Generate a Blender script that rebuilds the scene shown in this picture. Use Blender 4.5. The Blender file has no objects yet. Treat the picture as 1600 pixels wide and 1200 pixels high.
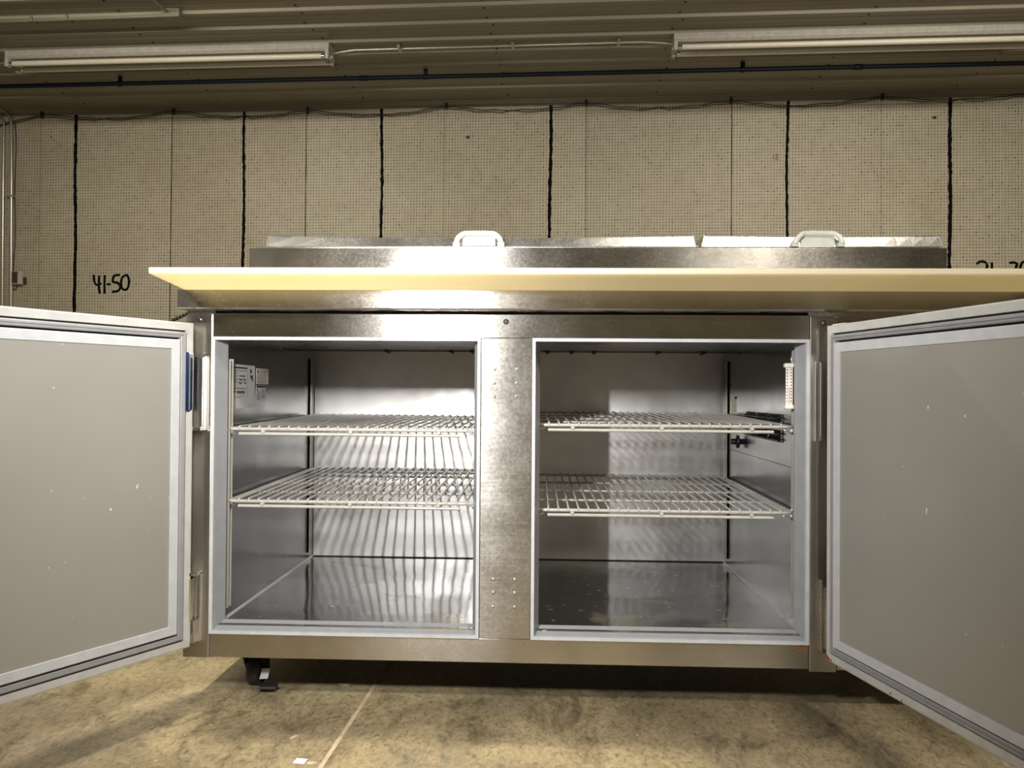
import bpy, math, random
from mathutils import Matrix, Vector
random.seed(7)
COL = bpy.context.scene.collection
PI = math.pi
TH = -0.0362                      # the building is turned slightly against the table
ROOM = Matrix.Rotation(TH, 4, 'Z')
WORLD = Matrix.Identity(4)
CEIL = 3.208
WALLY = 4.88

# ------------------------------------------------------------------ materials
def new_mat(name):
    m = bpy.data.materials.new(name); m.use_nodes = True
    nt = m.node_tree; b = nt.nodes['Principled BSDF']
    return m, nt, b
def N(nt, typ, **kw):
    n = nt.nodes.new(typ)
    for k, v in kw.items():
        if k.startswith('_'): n.inputs[k[1:].replace('_', ' ')].default_value = v
        else: setattr(n, k, v)
    return n
def L(nt, a, b): nt.links.new(a, b)
def ramp(nt, fac, stops, interp='LINEAR'):
    r = nt.nodes.new('ShaderNodeValToRGB'); cr = r.color_ramp; cr.interpolation = interp
    while len(cr.elements) > 1: cr.elements.remove(cr.elements[-1])
    for i, (p, c) in enumerate(stops):
        e = cr.elements[0] if i == 0 else cr.elements.new(p)
        e.position = p; e.color = (*c, 1) if len(c) == 3 else c
    L(nt, fac, r.inputs['Fac']); return r.outputs['Color']
def coords(nt, scale=(1, 1, 1), obj=True):
    tc = N(nt, 'ShaderNodeTexCoord'); mp = N(nt, 'ShaderNodeMapping'); mp.inputs['Scale'].default_value = scale
    L(nt, tc.outputs['Object'], mp.inputs['Vector']); return mp.outputs['Vector']
def noise(nt, vec, scale, detail=4, rough=.55, dist=0):
    n = N(nt, 'ShaderNodeTexNoise'); n.inputs['Scale'].default_value = scale
    n.inputs['Detail'].default_value = detail; n.inputs['Roughness'].default_value = rough
    n.inputs['Distortion'].default_value = dist
    L(nt, vec, n.inputs['Vector']); return n.outputs['Fac']
def mixc(nt, fac, a, b, mode='MIX'):
    m = N(nt, 'ShaderNodeMix', data_type='RGBA', blend_type=mode)
    if isinstance(fac, (int, float)): m.inputs[0].default_value = fac
    else: L(nt, fac, m.inputs[0])
    for i, v in ((6, a), (7, b)):
        if isinstance(v, tuple): m.inputs[i].default_value = (*v, 1)
        else: L(nt, v, m.inputs[i])
    return m.outputs[2]
def bump(nt, b, h, strength, dist=.001):
    n = N(nt, 'ShaderNodeBump'); n.inputs['Strength'].default_value = strength
    n.inputs['Distance'].default_value = dist
    L(nt, h, n.inputs['Height']); L(nt, n.outputs['Normal'], b.inputs['Normal'])
def plain(name, col, rough=.5, metal=0, spec=.5, noisy=0):
    m, nt, b = new_mat(name)
    b.inputs['Roughness'].default_value = rough; b.inputs['Metallic'].default_value = metal
    b.inputs['Specular IOR Level'].default_value = spec
    v = coords(nt)
    c = ramp(nt, noise(nt, v, 35, 5), [(.3, tuple(x * (1 - .12 - noisy) for x in col)), (.7, col)])
    L(nt, c, b.inputs['Base Color'])
    return m
def steel(name, col=(.55, .53, .50), rough=.23, aniso=.82, tangent=(0, 0, 1), grain=(3, 3, 260), metal=1., bstr=.07, scratch=True):
    m, nt, b = new_mat(name)
    v = coords(nt, grain)
    g = noise(nt, v, 1.0, 3)
    c = ramp(nt, g, [(.35, tuple(x * .94 for x in col)), (.65, col)])
    big = noise(nt, coords(nt), 9, 4)
    smudge = ramp(nt, big, [(.3, (.86, .85, .82)), (.65, (1, 1, 1))])
    c = mixc(nt, 1.0, c, smudge, 'MULTIPLY')
    L(nt, c, b.inputs['Base Color'])
    b.inputs['Metallic'].default_value = metal
    fine = noise(nt, coords(nt), 160, 2)
    r = N(nt, 'ShaderNodeMapRange', _From_Min=.2, _From_Max=.8, _To_Min=rough - .05, _To_Max=rough + .08)
    mx = N(nt, 'ShaderNodeMath', operation='ADD'); L(nt, big, mx.inputs[0]); L(nt, fine, mx.inputs[1])
    h = N(nt, 'ShaderNodeMath', operation='MULTIPLY'); L(nt, mx.outputs[0], h.inputs[0]); h.inputs[1].default_value = .5
    L(nt, h.outputs[0], r.inputs['Value']); L(nt, r.outputs['Result'], b.inputs['Roughness'])
    b.inputs['Anisotropic'].default_value = aniso
    if tangent:
        t = N(nt, 'ShaderNodeCombineXYZ')
        for i in range(3): t.inputs[i].default_value = tangent[i]
        L(nt, t.outputs[0], b.inputs['Tangent'])
    if bstr: bump(nt, b, g, bstr, .0006)
    if scratch == 'arcs':
        # polishing scratches sweeping across the lower half
        tc = N(nt, 'ShaderNodeTexCoord'); mp = N(nt, 'ShaderNodeMapping'); mp.inputs['Rotation'].default_value = (0, .22, 0); mp.inputs['Scale'].default_value = (9, 1, 330)
        L(nt, tc.outputs['Object'], mp.inputs['Vector'])
        wv = noise(nt, mp.outputs['Vector'], 1, 3, .6, .35)
        lines = ramp(nt, wv, [(.55, (0, 0, 0)), (.63, (1, 1, 1))])
        sep = N(nt, 'ShaderNodeSeparateXYZ'); L(nt, tc.outputs['Object'], sep.inputs[0])
        zm = ramp(nt, sep.outputs[2], [(.12, (.15,) * 3), (.3, (.4,) * 3), (.52, (.3,) * 3), (.6, (0, 0, 0))])
        msk = mixc(nt, 1., lines, zm, 'MULTIPLY')
        L(nt, mixc(nt, msk, c, (.80, .76, .70)), b.inputs['Base Color'])
        bump(nt, b, msk, .15, .0005)
    return m

MAT = {}
MAT['steel'] = steel('brushed_stainless')
MAT['steel_vertical'] = steel('brushed_stainless_vertical', tangent=(0, 0, 1), grain=(160, 3, 3), rough=.3, aniso=.7)
MAT['steel_scratched'] = steel('scratched_stainless', tangent=(0, 0, 1), grain=(120, 3, 4), rough=.25, aniso=.82, scratch='arcs')
MAT['steel_plain'] = steel('plain_stainless', aniso=0, tangent=None, rough=.25, grain=(40, 40, 40), bstr=.03)
MAT['lid_steel'] = steel('polished_lid_steel', col=(.72, .71, .69), aniso=0, tangent=None, rough=.24, grain=(5, 5, 30), bstr=.015)
MAT['chrome'] = plain('chrome', (.75, .75, .75), .12, 1)
MAT['dark_gap'] = plain('dark_gap', (.012, .012, .012), .8)
MAT['black'] = plain('black_plastic', (.012, .012, .013), .35)
MAT['rubber'] = plain('black_rubber', (.02, .02, .02), .45)
MAT['white_vinyl'] = plain('white_vinyl', (.50, .515, .54), .4, noisy=.02)
MAT['grey_vinyl'] = plain('grey_vinyl', (.32, .33, .35), .4)
MAT['gasket'] = plain('grey_gasket', (.28, .28, .29), .5)
MAT['door_pan'] = plain('door_edge_white', (.48, .48, .465), .35, noisy=.03)
MAT['blue_film'] = plain('blue_film', (.002, .016, .055), .12)
MAT['wire'] = plain('coated_wire', (.42, .41, .375), .32)
MAT['pilaster'] = plain('pilaster_metal', (.55, .53, .48), .35, .6)
MAT['paper'] = plain('label_paper', (.55, .55, .53), .6)
MAT['cream_paper'] = plain('cream_label_paper', (.55, .53, .44), .6)
MAT['ink'] = plain('label_ink', (.03, .03, .03), .6)
MAT['blue_ink'] = plain('label_blue_ink', (.30, .31, .38), .6)
MAT['yellow_ink'] = plain('label_yellow_ink', (.55, .45, .15), .6)
MAT['rust'] = plain('rust', (.30, .10, .02), .9, noisy=.3)
MAT['cap_white'] = plain('white_plastic', (.80, .76, .70), .35)
MAT['red'] = plain('thermometer_red', (.6, .08, .08), .3)
MAT['paint_black'] = plain('black_wall_paint', (.003, .003, .004), .8, 0, .1)
MAT['paint_brown'] = plain('brown_smudge', (.05, .03, .02), .7)
MAT['faint'] = plain('faint_marker', (.20, .16, .12), .8)
MAT['pipe_dark'] = plain('dark_blue_pipe', (.002, .005, .013), .5, 0, .2)
MAT['conduit'] = plain('galvanised_conduit', (.50, .47, .40), .3, .8)
MAT['painted_conduit'] = plain('painted_conduit', (.13, .12, .085), .4)
MAT['fixture'] = plain('fixture_enamel', (.36, .34, .30), .4, noisy=.1)
MAT['tube'] = plain('fluorescent_tube', (.52, .48, .40), .25)
MAT['cable'] = plain('black_cable', (.012, .010, .010), .5)
MAT['brown_plate'] = plain('brown_switch', (.05, .025, .015), .4)
MAT['almond'] = plain('almond_plastic', (.45, .40, .33), .4)
MAT['debris'] = plain('debris_tan', (.52, .42, .28), .8)
MAT['debris_white'] = plain('debris_white', (.72, .71, .70), .7)
MAT['joint'] = plain('joint_filler', (.58, .46, .32), .8, noisy=.2)

# inner aluminium liner: back wall
def liner(name, col, rough, metal, wav=0., stain=False, aniso=0):
    m, nt, b = new_mat(name)
    v = coords(nt)
    n1 = noise(nt, v, 14, 5, .6)
    c = ramp(nt, n1, [(.3, tuple(x * .9 for x in col)), (.7, col)])
    if stain:
        n2 = noise(nt, coords(nt, (1, 1, 1)), 4.5, 6, .6, .4)
        msk = ramp(nt, n2, [(.56, (0, 0, 0)), (.66, (1, 1, 1))])
        c = mixc(nt, msk, c, (.20, .18, .12))
        n3 = noise(nt, coords(nt, (1, 2.2, 1)), 38, 2, .5)
        msk2 = ramp(nt, n3, [(.69, (0, 0, 0)), (.72, (1, 1, 1))])
        c = mixc(nt, msk2, c, (.40, .39, .34))
        inv = ramp(nt, mixc(nt, 1., msk, msk2, 'LIGHTEN'), [(0, (metal,) * 3), (1, (metal * .35,) * 3)])
        L(nt, inv, b.inputs['Metallic'])
    else: b.inputs['Metallic'].default_value = metal
    L(nt, c, b.inputs['Base Color'])
    b.inputs['Roughness'].default_value = rough
    r = ramp(nt, noise(nt, v, 8, 5, .6), [(.3, (rough * .8,) * 3), (.7, (min(1, rough * 1.35),) * 3)])
    L(nt, r, b.inputs['Roughness'])
    if aniso:
        b.inputs['Anisotropic'].default_value = aniso
        t = N(nt, 'ShaderNodeCombineXYZ'); t.inputs[2].default_value = 1; L(nt, t.outputs[0], b.inputs['Tangent'])
    if wav:
        w = noise(nt, v, 5.5, 1.5, .4, .3)
        bump(nt, b, w, wav, .01)
    return m
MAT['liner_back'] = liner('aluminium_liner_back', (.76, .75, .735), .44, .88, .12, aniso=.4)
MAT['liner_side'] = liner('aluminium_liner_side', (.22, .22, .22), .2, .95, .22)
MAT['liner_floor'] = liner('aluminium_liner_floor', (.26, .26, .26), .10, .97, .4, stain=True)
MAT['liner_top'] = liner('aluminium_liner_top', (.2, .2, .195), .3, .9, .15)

def door_panel():
    m, nt, b = new_mat('embossed_door_panel')
    v = coords(nt)
    c = ramp(nt, noise(nt, v, 2.2, 4), [(.3, (.31, .30, .275)), (.7, (.345, .335, .31))])
    sp = noise(nt, coords(nt, (1, 1, .8)), 85, 1.5, .4)
    msk = ramp(nt, sp, [(.775, (0, 0, 0)), (.795, (1, 1, 1))])
    c = mixc(nt, msk, c, (.65, .64, .60))
    L(nt, c, b.inputs['Base Color'])
    b.inputs['Metallic'].default_value = .3; b.inputs['Roughness'].default_value = .45
    bump(nt, b, noise(nt, v, 420, 2), .12, .0006)
    return m
MAT['door_panel'] = door_panel()

def board_mat():
    m, nt, b = new_mat('cutting_board_plastic')
    v = coords(nt, (1, 4, 4))
    c = ramp(nt, noise(nt, v, 5, 4), [(.3, (.88, .85, .72)), (.7, (.92, .89, .79))])
    L(nt, c, b.inputs['Base Color']); b.inputs['Roughness'].default_value = .42
    tr = N(nt, 'ShaderNodeBsdfTranslucent'); tr.inputs[0].default_value = (1., .90, .64, 1)
    mx = N(nt, 'ShaderNodeMixShader'); mx.inputs[0].default_value = .58
    out = nt.nodes['Material Output']
    L(nt, b.outputs[0], mx.inputs[1]); L(nt, tr.outputs[0], mx.inputs[2]); L(nt, mx.outputs[0], out.inputs['Surface'])
    return m
MAT['board'] = board_mat()

def handle_mat():
    m, nt, b = new_mat('clear_plastic_handle')
    c = ramp(nt, noise(nt, coords(nt), 30, 2), [(.3, (.80, .82, .74)), (.7, (.92, .93, .88))])
    L(nt, c, b.inputs['Base Color'])
    b.inputs['Roughness'].default_value = .12; b.inputs['Transmission Weight'].default_value = .45
    b.inputs['IOR'].default_value = 1.45
    return m
MAT['handle'] = handle_mat()

def pegboard():
    m, nt, b = new_mat('painted_pegboard')
    tc = N(nt, 'ShaderNodeTexCoord'); sep = N(nt, 'ShaderNodeSeparateXYZ'); L(nt, tc.outputs['Object'], sep.inputs[0])
    P = .0254
    def M(op, a, bb=None):
        n = N(nt, 'ShaderNodeMath', operation=op)
        for i, x in enumerate((a, bb)):
            if x is None: continue
            if isinstance(x, (int, float)): n.inputs[i].default_value = x
            else: L(nt, x, n.inputs[i])
        return n.outputs[0]
    def cell(o):
        return M('SUBTRACT', M('FRACT', M('DIVIDE', M('ADD', o, 40 * P), P)), .5)
    cx, cz = cell(sep.outputs[0]), cell(sep.outputs[2])
    d = M('SQRT', M('ADD', M('MULTIPLY', cx, cx), M('MULTIPLY', cz, cz)))
    v = tc.outputs['Object']
    # hole size varies a little from hole to hole (paint-filled or widened holes)
    ix = M('FLOOR', M('DIVIDE', sep.outputs[0], P)); iz = M('FLOOR', M('DIVIDE', sep.outputs[2], P))
    cb = N(nt, 'ShaderNodeCombineXYZ'); L(nt, ix, cb.inputs[0]); L(nt, iz, cb.inputs[1])
    wn = N(nt, 'ShaderNodeTexWhiteNoise', noise_dimensions='2D'); L(nt, cb.outputs[0], wn.inputs['Vector'])
    rad = M('ADD', M('MULTIPLY', M('POWER', wn.outputs['Value'], 9), .08), .175)
    hole = M('LESS_THAN', d, rad)
    base = ramp(nt, noise(nt, v, .9, 5, .6), [(.3, (.375, .335, .245)), (.5, (.43, .39, .30)), (.75, (.46, .425, .335))])
    fine = ramp(nt, noise(nt, v, 14, 6, .7), [(.25, (.82, .81, .78)), (.6, (1, 1, 1))])
    base = mixc(nt, 1., base, fine, 'MULTIPLY')
    # each 4 ft sheet a slightly different shade; thin joint between sheets
    px = M('DIVIDE', M('SUBTRACT', sep.outputs[0], -4.678), 1.2192)
    wn2 = N(nt, 'ShaderNodeTexWhiteNoise', noise_dimensions='1D'); L(nt, M('FLOOR', px), wn2.inputs['W'])
    sh = ramp(nt, wn2.outputs['Value'], [(0, (.92, .90, .88)), (1, (1, 1, .97))])
    base = mixc(nt, 1., base, sh, 'MULTIPLY')
    fr = M('ABSOLUTE', M('SUBTRACT', M('FRACT', M('ADD', px, .5)), .5))
    jm = M('LESS_THAN', fr, .0016)
    base = mixc(nt, jm, base, (.16, .14, .10))
    L(nt, mixc(nt, hole, base, (.03, .025, .02)), b.inputs['Base Color'])
    b.inputs['Roughness'].default_value = .6
    return m
MAT['pegboard'] = pegboard()

def ceiling_mat():
    m, nt, b = new_mat('painted_metal_ceiling')
    c = ramp(nt, noise(nt, coords(nt, (.5, 3, 1)), 1.6, 5), [(.3, (.17, .155, .11)), (.7, (.215, .195, .145))])
    L(nt, c, b.inputs['Base Color']); b.inputs['Roughness'].default_value = .38
    b.inputs['Specular IOR Level'].default_value = .4
    return m
MAT['ceiling'] = ceiling_mat()

def concrete():
    m, nt, b = new_mat('stained_concrete')
    v = coords(nt)
    c = ramp(nt, noise(nt, v, 1.5, 8, .62, .6), [(.25, (.13, .105, .065)), (.42, (.24, .195, .12)), (.56, (.37, .30, .175)), (.75, (.50, .43, .27))])
    st = noise(nt, coords(nt, (2.4, 1.1, 1)), 4.5, 9, .72, 1.1)
    c = mixc(nt, 1., c, ramp(nt, st, [(.34, (.42, .41, .40)), (.5, (.90, .90, .90)), (.62, (1.0, 1., 1.)), (.8, (1.25, 1.22, 1.1))]), 'MULTIPLY')
    fine = noise(nt, coords(nt, (1.6, 1, 1)), 55, 6, .75, .6)
    c = mixc(nt, 1., c, ramp(nt, fine, [(.33, (.5, .49, .46)), (.5, (1, 1, 1)), (.66, (1.2, 1.18, 1.12))]), 'MULTIPLY')
    # thin hairline cracks
    vor = N(nt, 'ShaderNodeTexVoronoi', feature='DISTANCE_TO_EDGE'); vor.inputs['Scale'].default_value = 2.6
    dn = N(nt, 'ShaderNodeTexNoise'); dn.inputs['Scale'].default_value = 5; dn.inputs['Detail'].default_value = 6
    L(nt, v, dn.inputs['Vector'])
    ad = N(nt, 'ShaderNodeVectorMath', operation='ADD'); L(nt, v, ad.inputs[0]); L(nt, dn.outputs['Color'], ad.inputs[1])
    L(nt, ad.outputs[0], vor.inputs['Vector'])
    ck = ramp(nt, vor.outputs['Distance'], [(.0, (.45, .42, .38)), (.006, (1, 1, 1))])
    c = mixc(nt, .35, c, mixc(nt, 1., c, ck, 'MULTIPLY'))
    spk = ramp(nt, noise(nt, v, 95, 1, .5), [(.77, (0, 0, 0)), (.79, (1, 1, 1))])
    c = mixc(nt, spk, c, (.62, .55, .42))
    L(nt, c, b.inputs['Base Color'])
    rr = ramp(nt, st, [(.3, (.38,) * 3), (.7, (.6,) * 3)]); L(nt, rr, b.inputs['Roughness'])
    bump(nt, b, fine, .25, .0015)
    return m
MAT['concrete'] = concrete()
MAT['wall_metal'] = plain('painted_metal_wall', (.38, .35, .28), .5)

# ------------------------------------------------------------------ mesh builder
class MB:
    def __init__(s): s.v = []; s.f = []; s.mi = []; s.sm = []
    def add(s, verts, faces, mi=0, smooth=False):
        o = len(s.v); s.v += [tuple(p) for p in verts]
        for f in faces: s.f.append(tuple(o + i for i in f)); s.mi.append(mi); s.sm.append(smooth)
        return s
    def box(s, x0, x1, y0, y1, z0, z1, mi=0):
        V = [(x, y, z) for z in (z0, z1) for y in (y0, y1) for x in (x0, x1)]
        return s.add(V, [(0, 2, 3, 1), (4, 5, 7, 6), (0, 1, 5, 4), (2, 6, 7, 3), (0, 4, 6, 2), (1, 3, 7, 5)], mi)
    def obox(s, o, ex, ey, ez, a0, a1, b0, b1, c0, c1, mi=0):
        o, ex, ey, ez = map(Vector, (o, ex, ey, ez))
        V = [o + ex * a + ey * b + ez * c for c in (c0, c1) for b in (b0, b1) for a in (a0, a1)]
        return s.add(V, [(0, 2, 3, 1), (4, 5, 7, 6), (0, 1, 5, 4), (2, 6, 7, 3), (0, 4, 6, 2), (1, 3, 7, 5)], mi)
    def quad(s, a, b, c, d, mi=0): return s.add([a, b, c, d], [(0, 1, 2, 3)], mi)
    def extrude_x(s, prof, x0, x1, mi=0, smooth=False):      # prof: (y,z) polygon
        n = len(prof)
        V = [(x0, y, z) for y, z in prof] + [(x1, y, z) for y, z in prof]
        s.add(V, [tuple(range(n))[::-1], tuple(range(n, 2 * n))], mi)
        s.add(V, [(i, (i + 1) % n, n + (i + 1) % n, n + i) for i in range(n)], mi, smooth)
        return s
    def tube(s, pts, r, seg=8, mi=0, cap=True):
        pts = [Vector(p) for p in pts]; n = len(pts); V = []; prev = None
        for i, p in enumerate(pts):
            t = (pts[min(i + 1, n - 1)] - pts[max(i - 1, 0)]).normalized()
            if prev is None:
                a = Vector((0, 0, 1)) if abs(t.z) < .9 else Vector((1, 0, 0))
                u = t.cross(a).normalized()
            else:
                u = (prev - t * prev.dot(t)).normalized()
            prev = u; w = t.cross(u)
            for k in range(seg):
                an = 2 * PI * k / seg; V.append(p + (u * math.cos(an) + w * math.sin(an)) * r)
        F = [(i * seg + k, i * seg + (k + 1) % seg, (i + 1) * seg + (k + 1) % seg, (i + 1) * seg + k) for i in range(n - 1) for k in range(seg)]
        s.add(V, F, mi, True)
        if cap: s.add(V, [tuple(range(seg))[::-1], tuple((n - 1) * seg + k for k in range(seg))], mi)
        return s
    def lathe(s, c, axis, prof, seg=20, mi=0):               # prof: (along, radius)
        c = Vector(c); t = Vector(axis).normalized(); a = Vector((0, 0, 1)) if abs(t.z) < .9 else Vector((1, 0, 0))
        u = t.cross(a).normalized(); w = t.cross(u); V = []
        for h, r in prof:
            for k in range(seg):
                an = 2 * PI * k / seg; V.append(c + t * h + (u * math.cos(an) + w * math.sin(an)) * r)
        n = len(prof)
        F = [(i * seg + k, i * seg + (k + 1) % seg, (i + 1) * seg + (k + 1) % seg, (i + 1) * seg + k) for i in range(n - 1) for k in range(seg)]
        s.add(V, F, mi, True)
        s.add(V, [tuple(range(seg))[::-1], tuple((n - 1) * seg + k for k in range(seg))], mi)
        return s
    def build(s, name, mats, parent=None, frame=WORLD, loc=None, bevel=0, seg=2):
        """verts are in `frame` coordinates; loc = object origin (frame coords) when top level"""
        me = bpy.data.meshes.new(name)
        if parent is None:
            M = frame @ Matrix.Translation(Vector(loc or (0, 0, 0)))
        else:
            M = MW[parent]
        T = M.inverted() @ frame
        me.from_pydata([T @ Vector(p) for p in s.v], [], s.f)
        if not isinstance(mats, (list, tuple)): mats = [mats]
        for m in mats: me.materials.append(MAT[m])
        me.polygons.foreach_set('material_index', s.mi); me.polygons.foreach_set('use_smooth', s.sm)
        me.update(); me.validate()
        o = bpy.data.objects.new(name, me); COL.objects.link(o)
        if parent is None: o.matrix_world = M
        else: o.parent = parent
        MW[o] = M
        if bevel:
            b = o.modifiers.new('bevel', 'BEVEL'); b.width = bevel; b.segments = seg; b.limit_method = 'ANGLE'; b.angle_limit = .6
        return o
MW = {}
def thing(name, label, cat, loc, frame=WORLD, group=None):
    o = bpy.data.objects.new(name, None); COL.objects.link(o); o.empty_display_size = .05
    M = frame @ Matrix.Translation(Vector(loc)); o.matrix_world = M; MW[o] = M
    return tag(o, label, cat, group)
def tag(o, label, cat, group=None):
    o['label'] = label; o['category'] = cat
    if group: o['group'] = group
    return o
def lab(o, t): o['label'] = t; return o
def struct(o, label=None):
    o['kind'] = 'structure'
    if label: o['label'] = label
    return o
def arc(c, r, a0, a1, n, ux, uy):
    c, ux, uy = Vector(c), Vector(ux), Vector(uy)
    return [c + ux * (r * math.cos(a0 + (a1 - a0) * i / n)) + uy * (r * math.sin(a0 + (a1 - a0) * i / n)) for i in range(n + 1)]

# ------------------------------------------------------------------ room
RX0, RX1, RY0 = -5.45, 6.2, -7.5
m = MB(); m.box(RX0 - .1, RX1 + .1, RY0 - .1, WALLY + .1, -.1, 0)
floor = struct(m.build('floor', 'concrete', frame=ROOM))
m = MB(); m.box(-.3985, -.3895, -3.5, WALLY, -.002, .0009)
lab(m.build('expansion_joint', 'joint', floor, ROOM), 'tan filler strip in the floor joint')
m = MB(); m.box(RX0, RX1, WALLY, WALLY + .1, 0, CEIL + .05)
wall = struct(m.build('wall_back', 'pegboard', frame=ROOM))
for nm, b_ in (('wall_left', (RX0 - .1, RX0, RY0, WALLY + .1)), ('wall_right', (RX1, RX1 + .1, RY0, WALLY + .1)), ('wall_front', (RX0, RX1, RY0 - .1, RY0))):
    m = MB(); m.box(*b_, 0, CEIL + .05); struct(m.build(nm, 'wall_metal', frame=ROOM))
# corrugated ceiling: ribs hang down and run along the wall
ribs = [3.225, 3.455, 3.69, 3.90, 4.10, 4.33, 4.56]
y = 2.99
while y > RY0 + .2: ribs.insert(0, y); y -= .2335
prof = [(RY0, CEIL)]
for yb in ribs:
    prof += [(yb - .022, CEIL), (yb - .012, CEIL - .019), (yb + .012, CEIL - .019), (yb + .022, CEIL)]
    prof += [(yb + .085, CEIL), (yb + .09, CEIL - .0022), (yb + .10, CEIL - .0022), (yb + .105, CEIL), (yb + .145, CEIL), (yb + .15, CEIL - .0022), (yb + .16, CEIL - .0022), (yb + .165, CEIL)]
prof = [p for p in prof if p[0] < WALLY]
prof += [(WALLY, CEIL), (WALLY, CEIL + .1), (RY0, CEIL + .1)]
m = MB(); m.extrude_x(prof, RX0, RX1)
for i, yb in enumerate(ribs):                     # sheet-metal screws in the flats
    if yb < 2.6: continue
    for xs in (-4.2, -2.95, -1.72, -.48, .78, 2.02, 3.2):
        for dy in (.055, .185):
            x = xs + random.uniform(-.03, .03); z = CEIL
            m.lathe((x, yb + dy, z), (0, 0, -1), [(0, .008), (.004, .008), (.006, .004)], 6, 1)
ceiling = struct(m.build('ceiling', ['ceiling', 'dark_gap'], frame=ROOM))
m = MB(); m.extrude_x([(WALLY - .03, CEIL), (WALLY, CEIL), (WALLY, CEIL - .05), (WALLY - .006, CEIL - .05), (WALLY - .006, CEIL - .012), (WALLY - .03, CEIL - .012)], RX0, RX1)
struct(m.build('trim_1', 'ceiling', frame=ROOM))

# hand painted stripes and numbers on the pegboard (raised paint, 1 mm)
def stroke(m, pts, w, jit=0., mi=0, y=WALLY - .0012):
    P = [Vector((a, 0, b)) for a, b in pts]
    n = len(P); Lf, Rt = [], []
    for i, p in enumerate(P):
        t = (P[min(i + 1, n - 1)] - P[max(i - 1, 0)]).normalized(); nn = Vector((-t.z, 0, t.x))
        wa = w * (1 + random.uniform(-jit, jit)) / 2
        Lf.append(p + nn * wa); Rt.append(p - nn * wa)
    V = [(q.x, y, q.z) for q in Lf] + [(q.x, y, q.z) for q in Rt] + [(q.x, WALLY, q.z) for q in Lf] + [(q.x, WALLY, q.z) for q in Rt]
    F = []
    for i in range(n - 1):
        F += [(i, i + 1, n + i + 1, n + i), (i, 2 * n + i, 2 * n + i + 1, i + 1), (n + i, n + i + 1, 3 * n + i + 1, 3 * n + i)]
    F += [(0, n, 3 * n, 2 * n), (n - 1, 3 * n - 1 - n + 0, 3 * n - 1, 4 * n - 1)] if False else []
    m.add(V, F, mi)
def smooth_path(pts, k=4):
    out = []
    P = [pts[0]] + list(pts) + [pts[-1]]
    for i in range(1, len(P) - 2):
        p0, p1, p2, p3 = P[i - 1], P[i], P[i + 1], P[i + 2]
        for j in range(k):
            t = j / k
            out.append(tuple(.5 * ((2 * b) + (-a + c) * t + (2 * a - 5 * b + 4 * c - d) * t * t + (-a + 3 * b - 3 * c + d) * t ** 3) for a, b, c, d in zip(p0, p1, p2, p3)))
    out.append(tuple(pts[-1])); return out
for (xt, zt), (xb, zb), w in (((-4.353, 3.165), (-4.338, .9), .024), ((-2.801, 3.17), (-2.796, .9), .021), ((-1.57, 3.18), (-1.564, .9), .021),
                              ((-.103, 3.195), (-.111, .9), .022), ((1.876, 3.17), (1.865, .9), .019), ((3.186, 3.17), (3.177, .9), .024)):
    n = 90; pts = [(xt + (xb - xt) * i / n + random.uniform(-.0025, .0025) + .004 * math.sin(i * .13 + xt), zt + (zb - zt) * i / n) for i in range(n + 1)]
    m = MB(); stroke(m, pts, w * 1.2, .25)
    m.build('painted_stripe', 'paint_black', wall, ROOM)
# dark cracks between some sheets
for x, w in ((-3.459, .0065), (-2.24, .0065), (.199, .0035), (1.418, .006)):
    m = MB(); stroke(m, [(x, 3.19 - i * .12) for i in range(20)], w, .3); m.build('sheet_joint', 'paint_black', wall, ROOM)
T4150 = [[[-4.168, 1.723], [-4.16, 1.665], [-4.14, 1.633], [-4.093, 1.645]], [[-4.116, 1.716], [-4.118, 1.626], [-4.108, 1.553]], [[-4.064, 1.719], [-4.066, 1.64], [-4.063, 1.553]], [[-4.044, 1.636], [-4.008, 1.639]], [[-3.92, 1.72], [-3.976, 1.713], [-3.988, 1.661], [-3.944, 1.65], [-3.919, 1.618], [-3.936, 1.58], [-3.995, 1.569]], [[-3.864, 1.721], [-3.901, 1.697], [-3.912, 1.647], [-3.904, 1.604], [-3.874, 1.587], [-3.848, 1.607], [-3.839, 1.661], [-3.849, 1.707], [-3.867, 1.724]]]
T2130 = [[[3.395, 1.78], [3.411, 1.798], [3.44, 1.804], [3.468, 1.79], [3.471, 1.744], [3.396, 1.639], [3.477, 1.639]], [[3.514, 1.797], [3.515, 1.638]], [[3.572, 1.717], [3.609, 1.717]], [[3.65, 1.789], [3.678, 1.794], [3.709, 1.782], [3.697, 1.723], [3.716, 1.664], [3.653, 1.638]], [[3.778, 1.801], [3.747, 1.788], [3.734, 1.716], [3.766, 1.638], [3.822, 1.651], [3.828, 1.742], [3.816, 1.788], [3.778, 1.801]]]
for nm, T, w in (('painted_number', T4150, .021), ('painted_number', T2130, .02)):
    m = MB()
    for i, st in enumerate(T): stroke(m, smooth_path(st) if len(st) > 2 else st, w, .12, y=WALLY - .0012 - .0001 * i)
    m.build(nm, 'paint_black', wall, ROOM)
m = MB()
for (x, z, s_) in ((-.817, 2.895, .02), (-.835, 2.905, .006), (3.059, 2.994, .02), (3.04, 2.998, .008), (-4.584, 2.969, .009), (-4.578, 2.958, .006)):
    n = 11; V = [(x + s_ * random.uniform(.5, 1) * math.cos(2 * PI * k / n), WALLY - .001, z + s_ * random.uniform(.5, 1) * math.sin(2 * PI * k / n)) for k in range(n)]
    m.add(V, [tuple(range(n))])
m.build('smudge', 'paint_brown', wall, ROOM)
m = MB()
for st in ([(1.76, 2.71), (1.758, 2.665)], [(1.772, 2.712), (1.80, 2.71)], [(1.785, 2.71), (1.783, 2.665)], [(1.772, 2.668), (1.80, 2.664)], [(1.803, 2.69), (1.78, 2.69)]): stroke(m, st, .005)
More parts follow.
